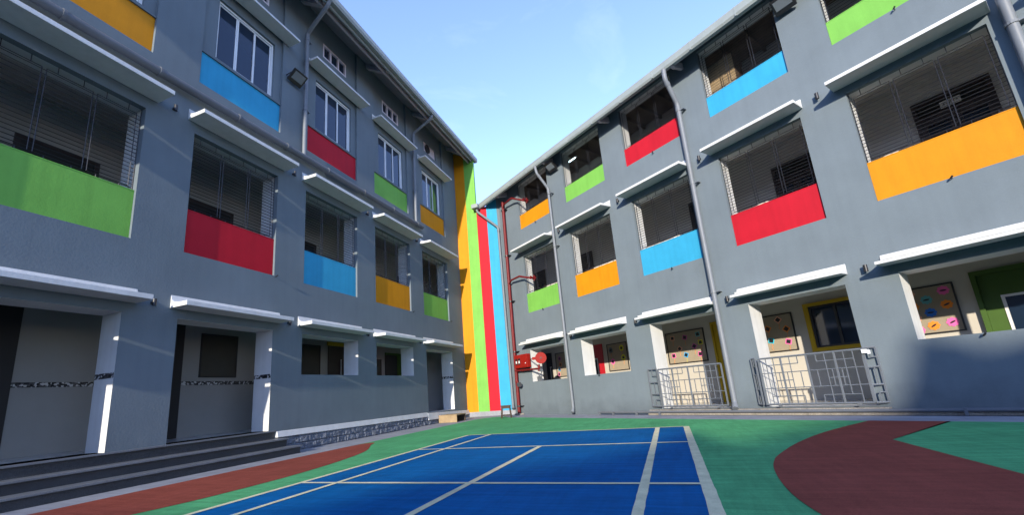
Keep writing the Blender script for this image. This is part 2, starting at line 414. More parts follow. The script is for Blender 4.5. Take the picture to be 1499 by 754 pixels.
sf = MB(); sf.hexa([FL(-9.2, .964, 12.40), FL(SE - .03, .964, 12.40), FL(SE - .03, -.5, 13.25), FL(-9.2, -.5, 13.25), FL(-9.2, .964, 12.43), FL(SE - .03, .964, 12.43), FL(SE - .03, -.5, 13.28), FL(-9.2, -.5, 13.28)])
sf.build('soffit', 'soffit', roofL)
for s in [10.71 + 2.97 * i for i in range(-4, 3)]:
    br = MB(); br.prism([FL(s, .003, 12.78), FL(s, .003, 12.93), FL(s, .77, 12.5), FL(s, .92, 12.41), FL(s, .92, 12.33), FL(s, .80, 12.28)], (0, .16, 0))
    br.build('rafter_bracket', 'fascia', roofL)
# pipes on the left block
downpipe(LB, [FL(7.77, 1.1, 12.3), FL(7.77, 1.0, 12.12), FL(7.93, .13, 11.72), FL(7.93, .13, 7.66)], .055, 'pipe', [(7.93, 11.5, .13), (7.93, 10.75, .13), (7.93, 9.15, .13)], FL)
downpipe(LB, [FL(13.5, 1.1, 12.3), FL(13.5, 1.0, 12.12), FL(13.55, .13, 11.75), FL(13.55, .13, 7.75)], .055, 'pipe', [(13.55, 11.5, .13), (13.55, 10.7, .13), (13.55, 9.2, .13)], FL)
mb = MB(); mb.tube([FL(-6, .13, 7.50), FL(14.0, .13, 7.74)], .085, 16); dp = mb.build('drain_pipe', 'dkpipe', LB, smooth=True)
for s in (2.9, 4.35, 6.0, 7.35, 8.8, 10.4, 12.0, 13.6):
    z = 7.50 + .24 * (s + 6) / 20; q = MB(); q.tube([FL(s - .025, .13, z), FL(s + .025, .13, z)], .10, 16)
    q.build('pipe_clip', 'dkpipe', dp)
# plinth: white cap over rock-faced stone
pc = MB()
pc.hexa([FL(7.45, .002, .365), FL(14.0, .002, .295), FL(14.0, .085, .295), FL(7.45, .085, .365), FL(7.45, .002, .50), FL(14.0, .002, .45), FL(14.0, .055, .45), FL(7.45, .055, .50)])
pc.hexa([FL(14.002, .002, .17), FL(YS - .002, .002, .13), FL(YS - .002, .10, .13), FL(14.002, .10, .17), FL(14.002, .002, .425), FL(YS - .002, .002, .31), FL(YS - .002, .07, .31), FL(14.002, .07, .425)])
pl = pc.build('plinth', 'white', LB, bevel=.012, label='white painted plinth cap over rough grey stone')
st = MB(); ns, nz = 420, 14
grid = {}
for i in range(ns + 1):
    s = 7.46 + (YS - 7.47) * i / ns
    zt = .363 - .07 * (s - 7.45) / 6.55 if s < 14 else .168 - .04 * (s - 14) / 3.4
    for j in range(nz + 1):
        z = -.02 + (zt + .02) * j / nz
        row = int(z / .165 + 100); bl = (s + (row % 2) * .19 + .1 * noise.noise(Vector((row * 3.1, int(s / .34), 0)))) / .36
        fx = abs(bl - math.floor(bl) - .5) * 2; fz = abs(z / .165 - math.floor(z / .165) - .5) * 2
        edge = min(1, (1 - fx) * 4 + .35) * min(1, (1 - fz) * 2.6 + .35)
        rough = noise.fractal(Vector((s * 9, z * 9, 3)), 1, 2, 4) * .022 + noise.noise(Vector((math.floor(bl) * 7.3, row * 2.7, 1))) * .02
        grid[i, j] = FL(s, .02 + .045 * edge + rough * edge, z)
idx = {}
for kk, vv in grid.items(): idx[kk] = len(st.v); st.v.append(vv)
for i in range(ns):
    for j in range(nz): st.f.append((idx[i, j], idx[i + 1, j], idx[i + 1, j + 1], idx[i, j + 1])); st.m.append(0)
st.build('stone_base', 'stone', pl)

# entrance steps
ES = empty('entrance_steps', (-8.2, 4, 0), 'three dark granite entrance steps running along the left block below its two wide doorways', 'steps')
for (o, z, se, zb) in ((.02, .53, 7.43, .0), (.32, .345, 7.50, .0), (.60, .17, 7.62, .0)):
    o0 = .02 - .015 if o < .1 else o - .30
    q = MB(); q.box(FL, -9, se, max(o - .34, .003), o - .02, zb, z - .035); stp = q.build('riser', 'granite', ES)
    q = MB(); q.box(FL, -9, se + .02, max(o - .33, .0035), o + .022, z - .0345, z); q.build('tread', 'granitetop', stp, bevel=.006)

# ------------------------------------------------------------------ RIGHT BUILDING
RB = empty('school_building', FR(8, 0, 0), 'three storey grey school block right of the court, grilles on both upper floors', 'building')
RO = [1.45, 4.36, 7.25, 10.11, 12.925, 15.75, 18.6, 21.4, 24.2]; RE = [3.45, 6.335, 9.22, 12.06, 14.955, 17.75, 20.6, 23.4, 26.2]
GR = [(1.37, 3.40, 1.29, 2.58), (4.30, 6.31, 1.315, 2.58), (7.22, 9.23, .16, 2.635), (10.105, 12.075, .16, 2.63), (12.93, 16.2, 1.35, 2.66), (17.2, 19.2, 1.35, 2.66)]
mb = MB(); l1 = []; clip2 = []; l2 = []
RT = .58
for i, (o, e) in enumerate(zip(RO, RE)):
    t6 = 6.585 + .007 * i * 2; dz = .012 * i
    for (z0, zs, z1) in ((4.10 + dz, 4.91 + dz * 1.7, t6), (7.815 + dz, 8.465, 9.96)):
        l1.append((o, e, z0, z1, [(0, -.06, 0)])); clip2.append((o, e, z0, z1))
        l2.append((o, e, zs, z1, [(-.06, -.115, 0), (-.115, -.45, 1)]))
l1 += [(*g, [(0, -RT, 1)]) for g in GR]; l2 += [(*g, []) for g in GR]
facade(mb, FR, 0.0, 27.5, 0, 10.3, [(0, -.06, l1, None, False), (-.06, -.45, l2, clip2, True)], 1)
mb.build('wall', ['wall', 'white'], RB, base=FR(8, 0, 0))
r2 = ['green', 'orange', 'blue', 'red', 'orange', 'green']; r3 = ['orange', 'green', 'red', 'blue', 'green', 'orange']
for i, (o, e) in enumerate(zip(RO, RE)):
    if i > 5: break
    dz = .012 * i; t6 = 6.585 + .014 * i
    panel(RB, FR, o, e, 4.10 + dz, 4.90 + dz * 1.7, r2[i], -.06); panel(RB, FR, o, e, 7.815 + dz, 8.455, r3[i], -.06)
    grille(RB, FR, o, e, 4.925 + dz * 1.7, t6, -.11); grille(RB, FR, o, e, 8.48, 9.96, -.11)
    ledge(RB, FR, o - .18, e + .09, 6.80, .51, drop=.03, h=.075)
    g0 = GR[i] if i < 6 else None
    ledge(RB, FR, g0[0] - .2, g0[1] + .09, 2.80 + (.03 if i > 2 else 0), .50 if i > 3 else .42, drop=.02, lip=True, h=.06)
# interiors
q = MB(); q.box(FR, -1.5, 27.5, -2.55, -2.3, 0, 10.6); q.build('back_wall', 'corridor', RB)
q = MB(); q.box(FR, -1.4, 27.5, -2.3, -2.288, .16, 3.5); q.build('corridor_wall', 'cream', RB)
q = MB(); q.box(FR, -1.4, 27.5, -2.286, -.002, .02, .158); q.build('floor_slab', 'floor', RB)
for z0, z1 in ((3.45, 3.98), (7.35, 7.72)):
    q = MB(); q.box(FR, -1.4, 27.5, -2.29, -.455, z0, z1); q.build('floor_slab', 'corridor', RB)
q = MB(); q.box(FR, -1.5, -1.4, -2.29, -.4, 0, 10.2); q.box(FR, 27.4, 27.5, -2.29, -.46, 0, 10.2); q.build('end_wall', 'corridor', RB)
q = MB(); q.box(FR, -1.4, 27.4, -2.29, -.455, 10.45, 10.55); q.build('ceiling', 'timber', RB)
for s in [.2 + .72 * i for i in range(38)]:
    q = MB() if s == .2 else q
    q.box(FR, s, s + .07, -2.288, -.457, 10.30, 10.449)
q.build('ceiling_joist', 'timber', RB)
# roof and eave of the right block
se0 = -.86
q = MB(); q.hexa([FR(se0, .52, 9.80), FR(27.6, .52, 9.80), FR(27.6, -6, 13.6), FR(se0 + 1.5, -6, 13.6), FR(se0, .52, 9.88), FR(27.6, .52, 9.88), FR(27.6, -6, 13.68), FR(se0 + 1.5, -6, 13.68)])
roofR = q.build('roof', 'tileroof', RB)
q = MB(); prof = [(.50, 9.645), (.60, 9.64), (.635, 9.70), (.635, 9.89), (.61, 9.89), (.605, 9.72), (.58, 9.675), (.50, 9.68)]
q.prism([FR(se0, o, z) for o, z in prof], FR(27.6, 0, 0) - FR(se0, 0, 0)); q.box(FR, se0 - .012, se0, .50, .635, 9.64, 9.89); gut = q.build('gutter', 'gutter', roofR)
q = MB()
for s in [.5 + 1.22 * i for i in range(20)]: q.box(FR, s, s + .035, .50, .641, 9.635, 9.893)
q.build('gutter_joint', 'gutter', gut)
q = MB(); q.box(FR, se0 + .1, 27.6, .455, .497, 9.67, 9.84); q.build('fascia', 'fascia', roofR)
q = MB(); q.hexa([FR(se0 + .1, .454, 9.80), FR(27.6, .454, 9.80), FR(27.6, -.46, 10.32), FR(-.0, -.46, 10.32), FR(se0 + .1, .454, 9.83), FR(27.6, .454, 9.83), FR(27.6, -.46, 10.36), FR(.0, -.46, 10.36)])
q.build('soffit', 'soffit', roofR)
for s in (.62, 3.85, 6.80, 9.60, 12.45, 15.3, 18.1):
    q = MB(); q.prism([FR(s, .003, 9.74), FR(s, .003, 9.95), FR(s, .42, 9.80), FR(s, .60, 9.70), FR(s, .56, 9.63), FR(s, .45, 9.60), FR(s, .30, 9.66)], FR(s + .09, 0, 0) - FR(s, 0, 0)); q.build('rafter_bracket', 'fascia', roofR)
# small roof step at the far end
q = MB(); q.hexa([FR(se0, .48, 9.895), FR(.25, .48, 9.895), FR(.25, -1.2, 10.9), FR(se0 + .3, -1.2, 10.9), FR(se0, .48, 9.96), FR(.25, .48, 9.96), FR(.25, -1.2, 10.97), FR(se0 + .3, -1.2, 10.97)]); q.build('ridge_tiles', 'tileroof', roofR)
q = MB(); q.box(W3, -7.53, -7.20, YS - .36, YS - .003, 9.60, 9.80); q.build('rainwater_box', 'gutter', gut, bevel=.012)
# pipes
def ends(s, z0): return [(s, z, .13) for z in z0]
downpipe(RB, [FR(9.42, .60, 9.66), FR(9.40, .58, 9.36), FR(9.38, .13, 8.72), FR(9.38, .13, .30), FR(9.42, .22, .19)], .065, 'pipe', ends(9.38, (8.5, 6.2, 3.1)), FR)
downpipe(RB, [FR(3.50, .60, 9.66), FR(3.52, .56, 9.36), FR(3.62, .13, 8.75), FR(3.67, .13, .25), FR(3.70, .20, .13)], .055, 'pipe', ends(3.64, (8.5, 6.3, 2.9)), FR)
downpipe(RB, [FR(15.2, .55, 9.66), FR(15.2, .5, 9.3), FR(15.2, .13, 8.7), FR(15.2, .13, .25)], .075, 'pipe', ends(15.2, (6.35, 3.0)), FR)
downpipe(RB, [Vector((-7.33, YS - .17, 9.60)), Vector((-7.32, YS - .15, 9.46)), Vector((-6.34, YS - .09, 8.47)), Vector((-6.31, YS - .09, .42)), Vector((-6.29, YS - .16, .30))], .055, 'pipe')
# drain kerb and pipe at the foot of the right wall
q = MB(); q.box(FR, 6.9, 27, .004, .26, .006, .075); q.build('drain_kerb', 'rawc', RB, bevel=.01)
q = MB(); q.box(FR, 6.9, 12.3, .004, .20, .0755, .145); q.build('threshold', 'rawc', RB, bevel=.012)
q = MB(); q.tube([FR(5.0, .30, .10), FR(26, .30, .10)], .032, 10); dp = q.build('drain_pipe', 'dkpipe', RB, smooth=True)
for s in (5.05, 5.6, 6.5, 7.3, 13.3, 14.6): 
    q = MB(); q.box(FR, s, s + .04, .265, .335, .006, .13); q.build('pipe_clip', 'dkpipe', dp)

# ---- doors and windows in the corridor walls of the right block
B = -2.288
def wallbox(F, s0, s1, z0, z1, o0, o1): 
    q = MB(); q.box(F, s0, s1, o0, o1, z0, z1); return q
d = wallbox(FR, -.35, .06, .16, 2.58, B, B + .02).build('door', 'dark', RB, label='narrow dark door beside the hose cabinet')
q = MB(); q.box(FR, -.10, -.06, B + .021, B + .03, .9, 1.9); q.box(FR, -.10, .0, B + .021, B + .03, 1.9, 1.94); q.build('door_trim', 'alu', d)
d = wallbox(FR, 2.45, 3.2, .16, 2.58, B, B + .03).build('door', 'dred', RB, label='red door')
q = wallbox(FR, 2.55, 2.90, .3, 2.03, B + .0305, B + .045); q2 = q.build('door_frame', 'alu', d)
wallbox(FR, 2.59, 2.86, .3, 1.98, B + .0455, B + .05).build('pane', 'glass', q2)
q = MB(); q.box(FR, 7.84, 7.90, B, B + .10, .16, 2.63); q.box(FR, 7.90, 8.9, B, B + .10, 2.57, 2.63); q.box(FR, 8.9, 8.96, B, B + .10, .16, 2.63)
d = q.build('door', 'yellow', RB, label='yellow framed door'); wallbox(FR, 7.901, 8.899, .16, 2.569, B, B + .05).build('leaf', 'yellow', d)
q = MB()
for (a, b, c, e_) in ((10.45, 10.56, 1.39, 2.66), (11.84, 11.95, 1.39, 2.66), (10.56, 11.84, 1.39, 1.48), (10.56, 11.84, 2.57, 2.66)): q.box(FR, a, b, B, B + .09, c, e_)
wd = q.build('window', 'yellow', RB, label='window with a thick yellow frame')
q = MB()
for (a, b, c, e_) in ((10.561, 10.61, 1.481, 2.569), (11.79, 11.839, 1.481, 2.569), (10.61, 11.79, 1.481, 1.53), (10.61, 11.79, 2.52, 2.569), (11.10, 11.16, 1.53, 2.52)): q.box(FR, a, b, B + .01, B + .06, c, e_)
q.build('sash', 'black', wd)
wallbox(FR, 10.61, 11.79, 1.53, 2.52, B + .012, B + .02).build('pane', 'glass', wd)
q = MB(); q.box(FR, 13.55, 13.63, B, B + .10, .16, 2.69); q.box(FR, 13.63, 15.0, B, B + .10, 2.60, 2.69); q.box(FR, 15.0, 15.08, B, B + .10, .16, 2.69)
d = q.build('door', 'dgreen', RB, label='green door with a white framed glass light')
lf = wallbox(FR, 13.631, 14.999, .16, 2.599, B, B + .03).build('leaf', 'dgreen', d)
q = wallbox(FR, 13.88, 14.9, .9, 2.13, B + .0305, B + .045).build('pane_frame', 'paper', lf)
wallbox(FR, 13.93, 14.85, .95, 2.08, B + .0455, B + .05).build('pane', 'glass', q)
B2 = -2.3
def upper_door(s0, s1, ztop, z0, sign=False):
    q = MB(); t = .07
    for (a, b, c, e_) in ((s0, s0 + t, z0, ztop), (s1 - t, s1, z0, ztop), (s0 + t, s1 - t, ztop - .11, ztop), (s0 + t, s1 - t, ztop - .50, ztop - .38)): q.box(FR, a, b, B2, B2 + .07, c, e_)
    d = q.build('door', 'doorpaint', RB)
    wallbox(FR, s0 + t, s1 - t, ztop - .38, ztop - .11, B2, B2 + .012).build('fanlight', 'dark', d)
    m = (s0 + s1) / 2
    for a, b in ((s0 + t, m - .004), (m + .004, s1 - t)):
        q = MB(); zt = ztop - .50
        for (u, v, c, e_) in ((a, a + .09, z0, zt), (b - .09, b, z0, zt), (a + .09, b - .09, zt - .14, zt), (a + .09, b - .09, z0, z0 + .9)): q.box(FR, u, v, B2 + .01, B2 + .05, c, e_)
        lf = q.build('leaf', 'doorpaint', d)
        wallbox(FR, a + .09, b - .09, z0 + .9, zt - .14, B2 + .012, B2 + .02).build('pane', 'glass', lf)
    return d
upper_door(13.50, 14.74, 6.74, 3.98); upper_door(10.46, 11.55, 6.70, 3.98); upper_door(7.85, 8.95, 6.72, 3.98); upper_door(2.5, 3.30, 6.55, 3.98); upper_door(-.55, .2, 6.6, 3.98)
upper_door(13.5, 14.7, 10.1, 7.72)

# ------------------------------------------------------------------ STRIPED WALL joining the two blocks
mb = MB()
def sface(x0, x1, z0, z1, mi): mb.face([FS(x0, 0, z0), FS(x1, 0, z0), FS(x1, 0, z1), FS(x0, 0, z1)], mi)
sface(XL, -7.96, .20, 13.05, 0); sface(-7.96, -7.43, .20, 12.75, 1); sface(-7.43, -6.91, .20, 9.70, 2); sface(-6.91, -6.385, .20, 9.95, 3); sface(-6.385, -6.258, .20, 9.95, 5)
mb.face([FS(XL, 0, -.02), FS(-6.258, 0, -.02), FS(-6.258, 0, .20), FS(XL, 0, .20)], 4)
for (x0, x1, z1) in ((XL, -7.43, 12.7), (-7.43, -6.258, 9.7)):
    mb.face([FS(x0, -.10, 0), FS(x1, -.10, 0), FS(x1, -.10, z1), FS(x0, -.10, z1)], 4)
mb.face([FS(-7.43, 0, 10.0), FS(-7.43, -.10, 10.0), FS(-7.43, -.10, 12.75), FS(-7.43, 0, 12.75)], 1)
mb.face([FS(XL, 0, 13.05), FS(-7.96, 0, 12.9), FS(-7.43, 0, 12.75), FS(-7.43, -.10, 12.75), FS(XL, -.10, 13.05)], 4)
mb.build('striped_wall', ['orange', 'green', 'red', 'blue', 'concrete', 'wall'], None, label='tall wall with orange, green, red and blue vertical stripes between the grey blocks', category='wall')

# ------------------------------------------------------------------ GROUND
def sheet(name, polys, z, mat, parent=None, **kw):
    mb = MB()
    for p in polys: mb.face([(x, y, z) for x, y in p])
    return mb.build(name, mat, parent, **kw)
sheet('ground', [[(-400, -400), (400, -400), (400, 400), (-400, 400)]], -.012, 'earthc', kind='structure')
K = [FR(s, 1.21, 0) for s in (1.0, 27)]
ap = [(XL - .6, -9), (-7.25, -9), (-7.25, 15.0), (-7.0, 16.2), (-6.4, 16.55), tuple(K[0][:2]), tuple(K[1][:2]), tuple(FR(27, -.3, 0)[:2]), tuple(FR(0, -.3, 0)[:2]), (XL - .6, YS + .3)]
sheet('pavement', [ap], 0.0, 'concrete', kind='structure')
def smooth_curve(pts, n=8):
    out = []
    P = [pts[0]] + pts + [pts[-1]]
    for i in range(1, len(P) - 2):
        p0, p1, p2, p3 = (Vector(p) for p in P[i - 1:i + 3])
        for k in range(n):
            t = k / n; out.append(tuple(.5 * ((2 * p1) + (-p0 + p2) * t + (2 * p0 - 5 * p1 + 4 * p2 - p3) * t * t + (-p0 + 3 * p1 - 3 * p2 + p3) * t ** 3)))
    out.append(tuple(pts[-1])); return out
corner_curve = smooth_curve([(-7.26, 14.6), (-7.22, 15.6), (-6.95, 16.3), (-6.4, 16.45), (-5.9, 15.75), tuple(FR(2.0, 1.21, 0)[:2])])
gp = [(-7.26, -9)] + corner_curve + [tuple(FR(27, 1.21, 0)[:2]), (14, -9)]
sheet('playground_surface', [gp], .004, 'rgreen', kind='structure')
blobL = [(-7.255, -4), (-7.255, 6.0)] + smooth_curve([(-7.25, 7.1), (-7.25, 8.2), (-7.22, 8.75), (-7.12, 9.0), (-6.92, 8.95), (-6.75, 8.6), (-6.1, 7.6), (-5.72, 6.5), (-5.5, 5.3), (-5.46, 4.4), (-5.52, 3.5), (-5.75, 2.7), (-6.2, 1.9)]) + [(-6.9, .5)]
sheet('brown_patch', [blobL], .008, 'rbrown', kind='structure')
kr = lambda x: tuple(FR(((x - R0.x - RN.x * 1.22) / (-RD.x)), 1.22, 0)[:2])
blobR = [kr(3.2)] + smooth_curve([(3.15, 9.55), (2.18, 8.28), (1.53, 7.18), (1.09, 6.2), (.95, 5.75), (.87, 5.35), (.81, 4.8), (.79, 4.25), (.83, 3.75), (.95, 3.0), (1.3, 2.0)]) + [(1.9, .9), (2.6, .5), (2.66, 3.0)] + [(2.6, 5.0), (2.585, 5.75), (2.57, 7.19), (3.97, 9.0), kr(4.0)]
sheet('brown_patch', [blobR], .008, 'rbrown', kind='structure')
CX0, CX1, CY0, CY1 = -4.82, .235, -5.5, 9.79
sheet('badminton_court', [[(CX0, CY0), (CX1, CY0), (CX1, CY1), (CX0, CY1)]], .012, 'rblue', kind='structure')
def wob(a, b, w, n=60):        # painted line with a slightly uneven edge
    a, b = Vector((*a, 0)), Vector((*b, 0)); d = (b - a); Ln = d.length; d.normalize(); pr = Vector((-d.y, d.x, 0)); polys = []
    n = max(4, int(Ln / .12)); pts = []
    for i in range(n + 1):
        p = a + d * Ln * i / n; j1 = noise.noise(p * 9 + Vector((3, 1, w * 50))) * .005; j2 = noise.noise(p * 9 + Vector((8, 5, w * 70))) * .005
        pts.append(((p + pr * (w / 2 + j1))[:2], (p - pr * (w / 2 + j2))[:2]))
    return [[pts[i][0], pts[i][1], pts[i + 1][1], pts[i + 1][0]] for i in range(n)]
polys = wob((CX0 + .04, CY0), (CX0 + .04, CY1), .085) + wob((CX1 - .055, CY0), (CX1 - .055, CY1), .11)
sheet('court_lines', polys, .016, 'line', kind='structure')
polys = wob((-4.17, CY0), (-4.17, CY1 - .075), .075) + wob((-.375, CY0), (-.375, CY1 - .075), .09) + wob((-2.27, CY0), (-2.27, 7.43), .085)
sheet('court_lines', polys, .0175, 'line', kind='structure')
polys = wob((CX0 + .083, CY1 - .037), (CX1 - .11, CY1 - .037), .075) + wob((CX0 + .083, 7.465), (CX1 - .11, 7.465), .075) + wob((CX0 + .083, 4.61), (CX1 - .11, 4.61), .07) + wob((CX0 + .083, .6), (CX1 - .11, .6), .07)
sheet('court_lines', polys, .019, 'line', kind='structure')

# ------------------------------------------------------------------ GATES
def gate(s0, s1, z0, z1, o, label, ends_):
    g = empty('sliding_gate', FR((s0 + s1) / 2, o, z0), label, 'gate', 'grey fretwork gates in the doorways of the right block')
    P = lambda u, v: FR(s0 + (s1 - s0) * u, o, z1 - (z1 - z0) * v)
    q = MB()
    for a, b in (((0, 0), (1, 0)), ((0, 1), (1, 1)), ((0, 0), (0, 1)), ((1, 0), (1, 1)), ((.24, 0), (.24, 1)), ((.5, 0), (.5, 1)), ((.76, 0), (.76, 1))): q.bar(P(*a), P(*b), .017)
    q.build('gate_frame', 'gate', g)
    q = MB(); segs = [((.08, 0), (.08, 1)), ((.33, 0), (.33, 1)), ((.16, 0), (.16, .83)), ((.41, 0), (.41, .16)), ((.08, .16), (.41, .16)), ((0, .33), (.5, .33)), ((0, .66), (.5, .66)), ((.08, .83), (.41, .83)),
            ((.41, .83), (.41, 1)), ((.42, .33), (.42, .66)), ((.16, .5), (.33, .5)), ((.2, .33), (.2, .66)), ((.285, .33), (.285, .66))]
    for a, b in segs:
        q.bar(P(*a), P(*b), .0078); q.bar(P(1 - a[0], a[1]), P(1 - b[0], b[1]), .0078)
    q.build('fretwork', 'gate', g)
    for (a, b, oo, oe) in ends_:
        q = MB(); E = lambda t, v: FR(a + (b - a) * t, oo + (oe - oo) * t, z1 + .02 - (z1 + .02 - z0) * v)
        for u, v in (((0, 0), (1, 0)), ((0, 1), (1, 1)), ((0, 0), (0, 1)), ((1, 0), (1, 1))): q.bar(E(*u), E(*v), .017)
        for v in (.36, .68): q.bar(E(0, v), E(1, v), .014)
        q.bar(E(.55, .36), E(.55, .68), .010); q.bar(E(.45, .82), E(.45, 1), .010); q.bar(E(.45, .82), E(1, .82), .010); q.bar(E(.45, .0), E(.45, .18), .010); q.bar(E(.45, .18), E(1, .18), .010)
        q.build('receiving_frame', 'gate', g)
    q = MB(); q.tube([FR(s0 - .02, o, z0 - .055), FR(s1 + .05, o, z0 - .055)], .010, 8); q.build('gate_track', 'dkpipe', g)
    for t in (.14, .88):
        s = s0 + (s1 - s0) * t; q = MB(); q.tube([FR(s, o - .015, z0 - .018), FR(s, o + .015, z0 - .018)], .036, 16); q.build('wheel', 'dkpipe', g)
    return g
gate(7.36, 9.22, .235, 1.27, .14, 'grey fretwork gate in the narrower doorway, right next to the grey downpipe', [(6.95, 7.30, .05, .12)])
g2 = gate(10.13, 12.10, .235, 1.28, .14, 'grey fretwork gate in the doorway with the yellow framed window behind it', [(9.93, 10.06, .06, .14), (12.12, 12.29, .14, .04)])
for s, par in ((12.16, g2),):
    q = MB(); q.box(FR, s - .05, s + .03, .15, .21, 1.19, 1.27); q.box(FR, s + .035, s + .075, .15, .20, 1.17, 1.25); q.build('latch', 'alu', par)

# ------------------------------------------------------------------ NOTICE BOARDS
def board(F, s0, s1, z0, z1, o, label, crafts=(), mat='cork', group='framed notice boards on the corridor walls'):
    t = empty('notice_board', F((s0 + s1) / 2, o, z0), label, 'notice board', group)
    q = MB(); q.box(F, s0 + .03, s1 - .03, o + .001, o + .015, z0 + .03, z1 - .03); q.build('pinboard', mat, t)
    q = MB()
    for (a, b, c, d_) in ((s0, s0 + .03, z0, z1), (s1 - .03, s1, z0, z1), (s0 + .03, s1 - .03, z0, z0 + .03), (s0 + .03, s1 - .03, z1 - .03, z1)): q.box(F, a, b, o + .001, o + .03, c, d_)
    q.build('frame', 'black', t)
    for c in crafts:
        kind, s, z, colr = c[:4]; q = MB(); oo = o + .018
        if kind == 'flower':
            r = .102; pts = []
            for k in range(64):
                a = 2 * math.pi * k / 64; rr = r * (.80 + .20 * abs(math.cos(4 * a))); pts.append(F(s + rr * math.cos(a), oo, z + rr * math.sin(a)))
            q.prism(pts, F(0, .006, 0) - F(0, 0, 0)); p = q.build('paper_flower', colr, t)
            q = MB(); tl = c[4] if len(c) > 4 else .2; pts = []
            for k in range(24):
                a = 2 * math.pi * k / 24; x, y = .055 * math.cos(a), .018 * math.sin(a)
                pts.append(F(s + x * math.cos(tl) - y * math.sin(tl), oo + .007, z + x * math.sin(tl) + y * math.cos(tl)))
            q.prism(pts, F(0, .003, 0) - F(0, 0, 0)); q.build('petal_centre', 'black', p)
        else:
            tl = c[4] if len(c) > 4 else .3; r = .105
            if kind == 'round':
                pts = [F(s + .10 * (1 + .12 * math.cos(9 * 2 * math.pi * k / 54)) * math.cos(2 * math.pi * k / 54), oo, z + .115 * (1 + .12 * math.cos(9 * 2 * math.pi * k / 54)) * math.sin(2 * math.pi * k / 54)) for k in range(54)]
            else: pts = [F(s + r * math.cos(tl + math.pi / 2 * k), oo, z + r * math.sin(tl + math.pi / 2 * k)) for k in range(4)]
            q.prism(pts, F(0, .005, 0) - F(0, 0, 0)); p = q.build('paper_kite', colr, t)
            q = MB(); r = .074; q.prism([F(s + r * math.cos(tl + math.pi / 2 * k), oo + .006, z + r * math.sin(tl + math.pi / 2 * k)) for k in range(4)], F(0, .003, 0) - F(0, 0, 0)); q.build('card_centre', 'black', p)
            q = MB(); pz = z - r - .02
            q.tube([F(s, oo + .006, pz), F(s + .015, oo + .006, pz - .06), F(s - .01, oo + .006, pz - .12), F(s + .008, oo + .006, pz - .17)], .0045, 5); q.build('ribbon_tail', 'orangep' if colr != 'skyp' else 'yellowp', p)
    return t
BO = B + .002
board(FR, .32, 1.05, 1.43, 2.515, BO, 'dim framed notice board behind the red fire hose reel', [('kite', .55, 1.78, 'skyp'), ('kite', .48, 1.56, 'pink'), ('kite', .62, 1.98, 'orangep', .5), ('kite', .60, 2.25, 'magenta')])
board(FR, 3.44, 4.43, 1.44, 2.51, BO, 'framed notice board beside the red door with four paper crafts', [('round', 3.63, 2.26, 'grey'), ('round', 4.17, 2.29, 'yellowp'), ('round', 4.21, 1.92, 'yellowp', .9), ('round', 3.67, 1.81, 'pink')])
board(FR, 6.145, 7.555, 1.455, 2.525, BO, 'wide framed notice board with nine paper kites above the gate by the grey downpipe',
      [('kite', 6.41, 2.33, 'peach', .7), ('kite', 6.87, 2.30, 'magenta', .5), ('kite', 7.34, 2.34, 'teal', .9), ('kite', 7.39, 2.07, 'yellowp', .8), ('kite', 7.16, 1.97, 'magenta', .1), ('kite', 6.62, 1.95, 'peach', .1), ('kite', 6.36, 1.74, 'pink', .8), ('kite', 6.82, 1.72, 'skyp', .4), ('kite', 7.32, 1.70, 'pink', .7)])
board(FR, 9.0, 10.13, 1.485, 2.53, BO, 'framed notice board with square paper crafts beside the yellow framed window',
      [('kite', 9.77, 2.37, 'peach', 0), ('kite', 9.46, 2.16, 'orangep', .2), ('kite', 9.93, 2.09, 'orangep', .05), ('kite', 9.49, 1.82, 'cyan', .5), ('kite', 9.92, 1.74, 'pink', .5)])
board(FR, 12.2, 13.28, 1.51, 2.575, BO, 'framed notice board covered in coloured paper flowers left of the green door',
      [('flower', 13.11, 2.42, 'pink', 0), ('flower', 12.81, 2.27, 'teal', .1), ('flower', 13.10, 2.11, 'orangep', .4), ('flower', 12.82, 1.98, 'bluep', 0), ('flower', 12.81, 1.69, 'orangep', .6), ('flower', 13.11, 1.72, 'pink', .5), ('flower', 12.56, 2.44, 'peach', .2), ('flower', 12.57, 2.15, 'orangep', .2), ('flower', 12.56, 1.90, 'peach', .2), ('flower', 12.56, 1.62, 'pink', .2)])
LBO = -1.984
board(FL, 6.95, 7.90, 1.88, 2.95, LBO, 'empty dark notice board on the tiled wall inside the second wide doorway from the left', (), 'dkcork')
board(FL, 9.75, 10.80, 1.3, 2.92, LBO, 'empty dark notice board inside the ground-floor window nearest the granite steps', (), 'dkcork')
board(FL, 13.2, 14.0, 1.3, 2.60, LBO, 'narrow dark notice board inside the ground-floor window beside the corner door', (), 'dkcork')
# placards over the upper doors
def placard(F, s0, s1, z0, z1, o, label):
    t = empty('door_sign', F((s0 + s1) / 2, o, z0), label, 'sign')
    q = MB(); q.box(F, s0, s1, o, o + .012, z0, z1); q.build('plate', 'paper', t)
    q = MB(); rr = random.Random(3); h = z1 - z0
    for k in range(5):
        a = s0 + (s1 - s0) * (.12 + .16 * k); zz = z0 + h * .5
        q.bar(F(a, o + .014, zz + h * rr.uniform(-.2, .1)), F(a + .03, o + .014, zz + h * rr.uniform(0, .25)), .005); q.bar(F(a + .005, o + .014, zz), F(a + .04, o + .014, zz + h * rr.uniform(-.2, .2)), .004)
    q.build('lettering', 'black', t)
placard(FR, 13.95, 14.27, 6.38, 6.53, B2 + .075, 'small white card sign with dark lettering above the brown double door on the right block')

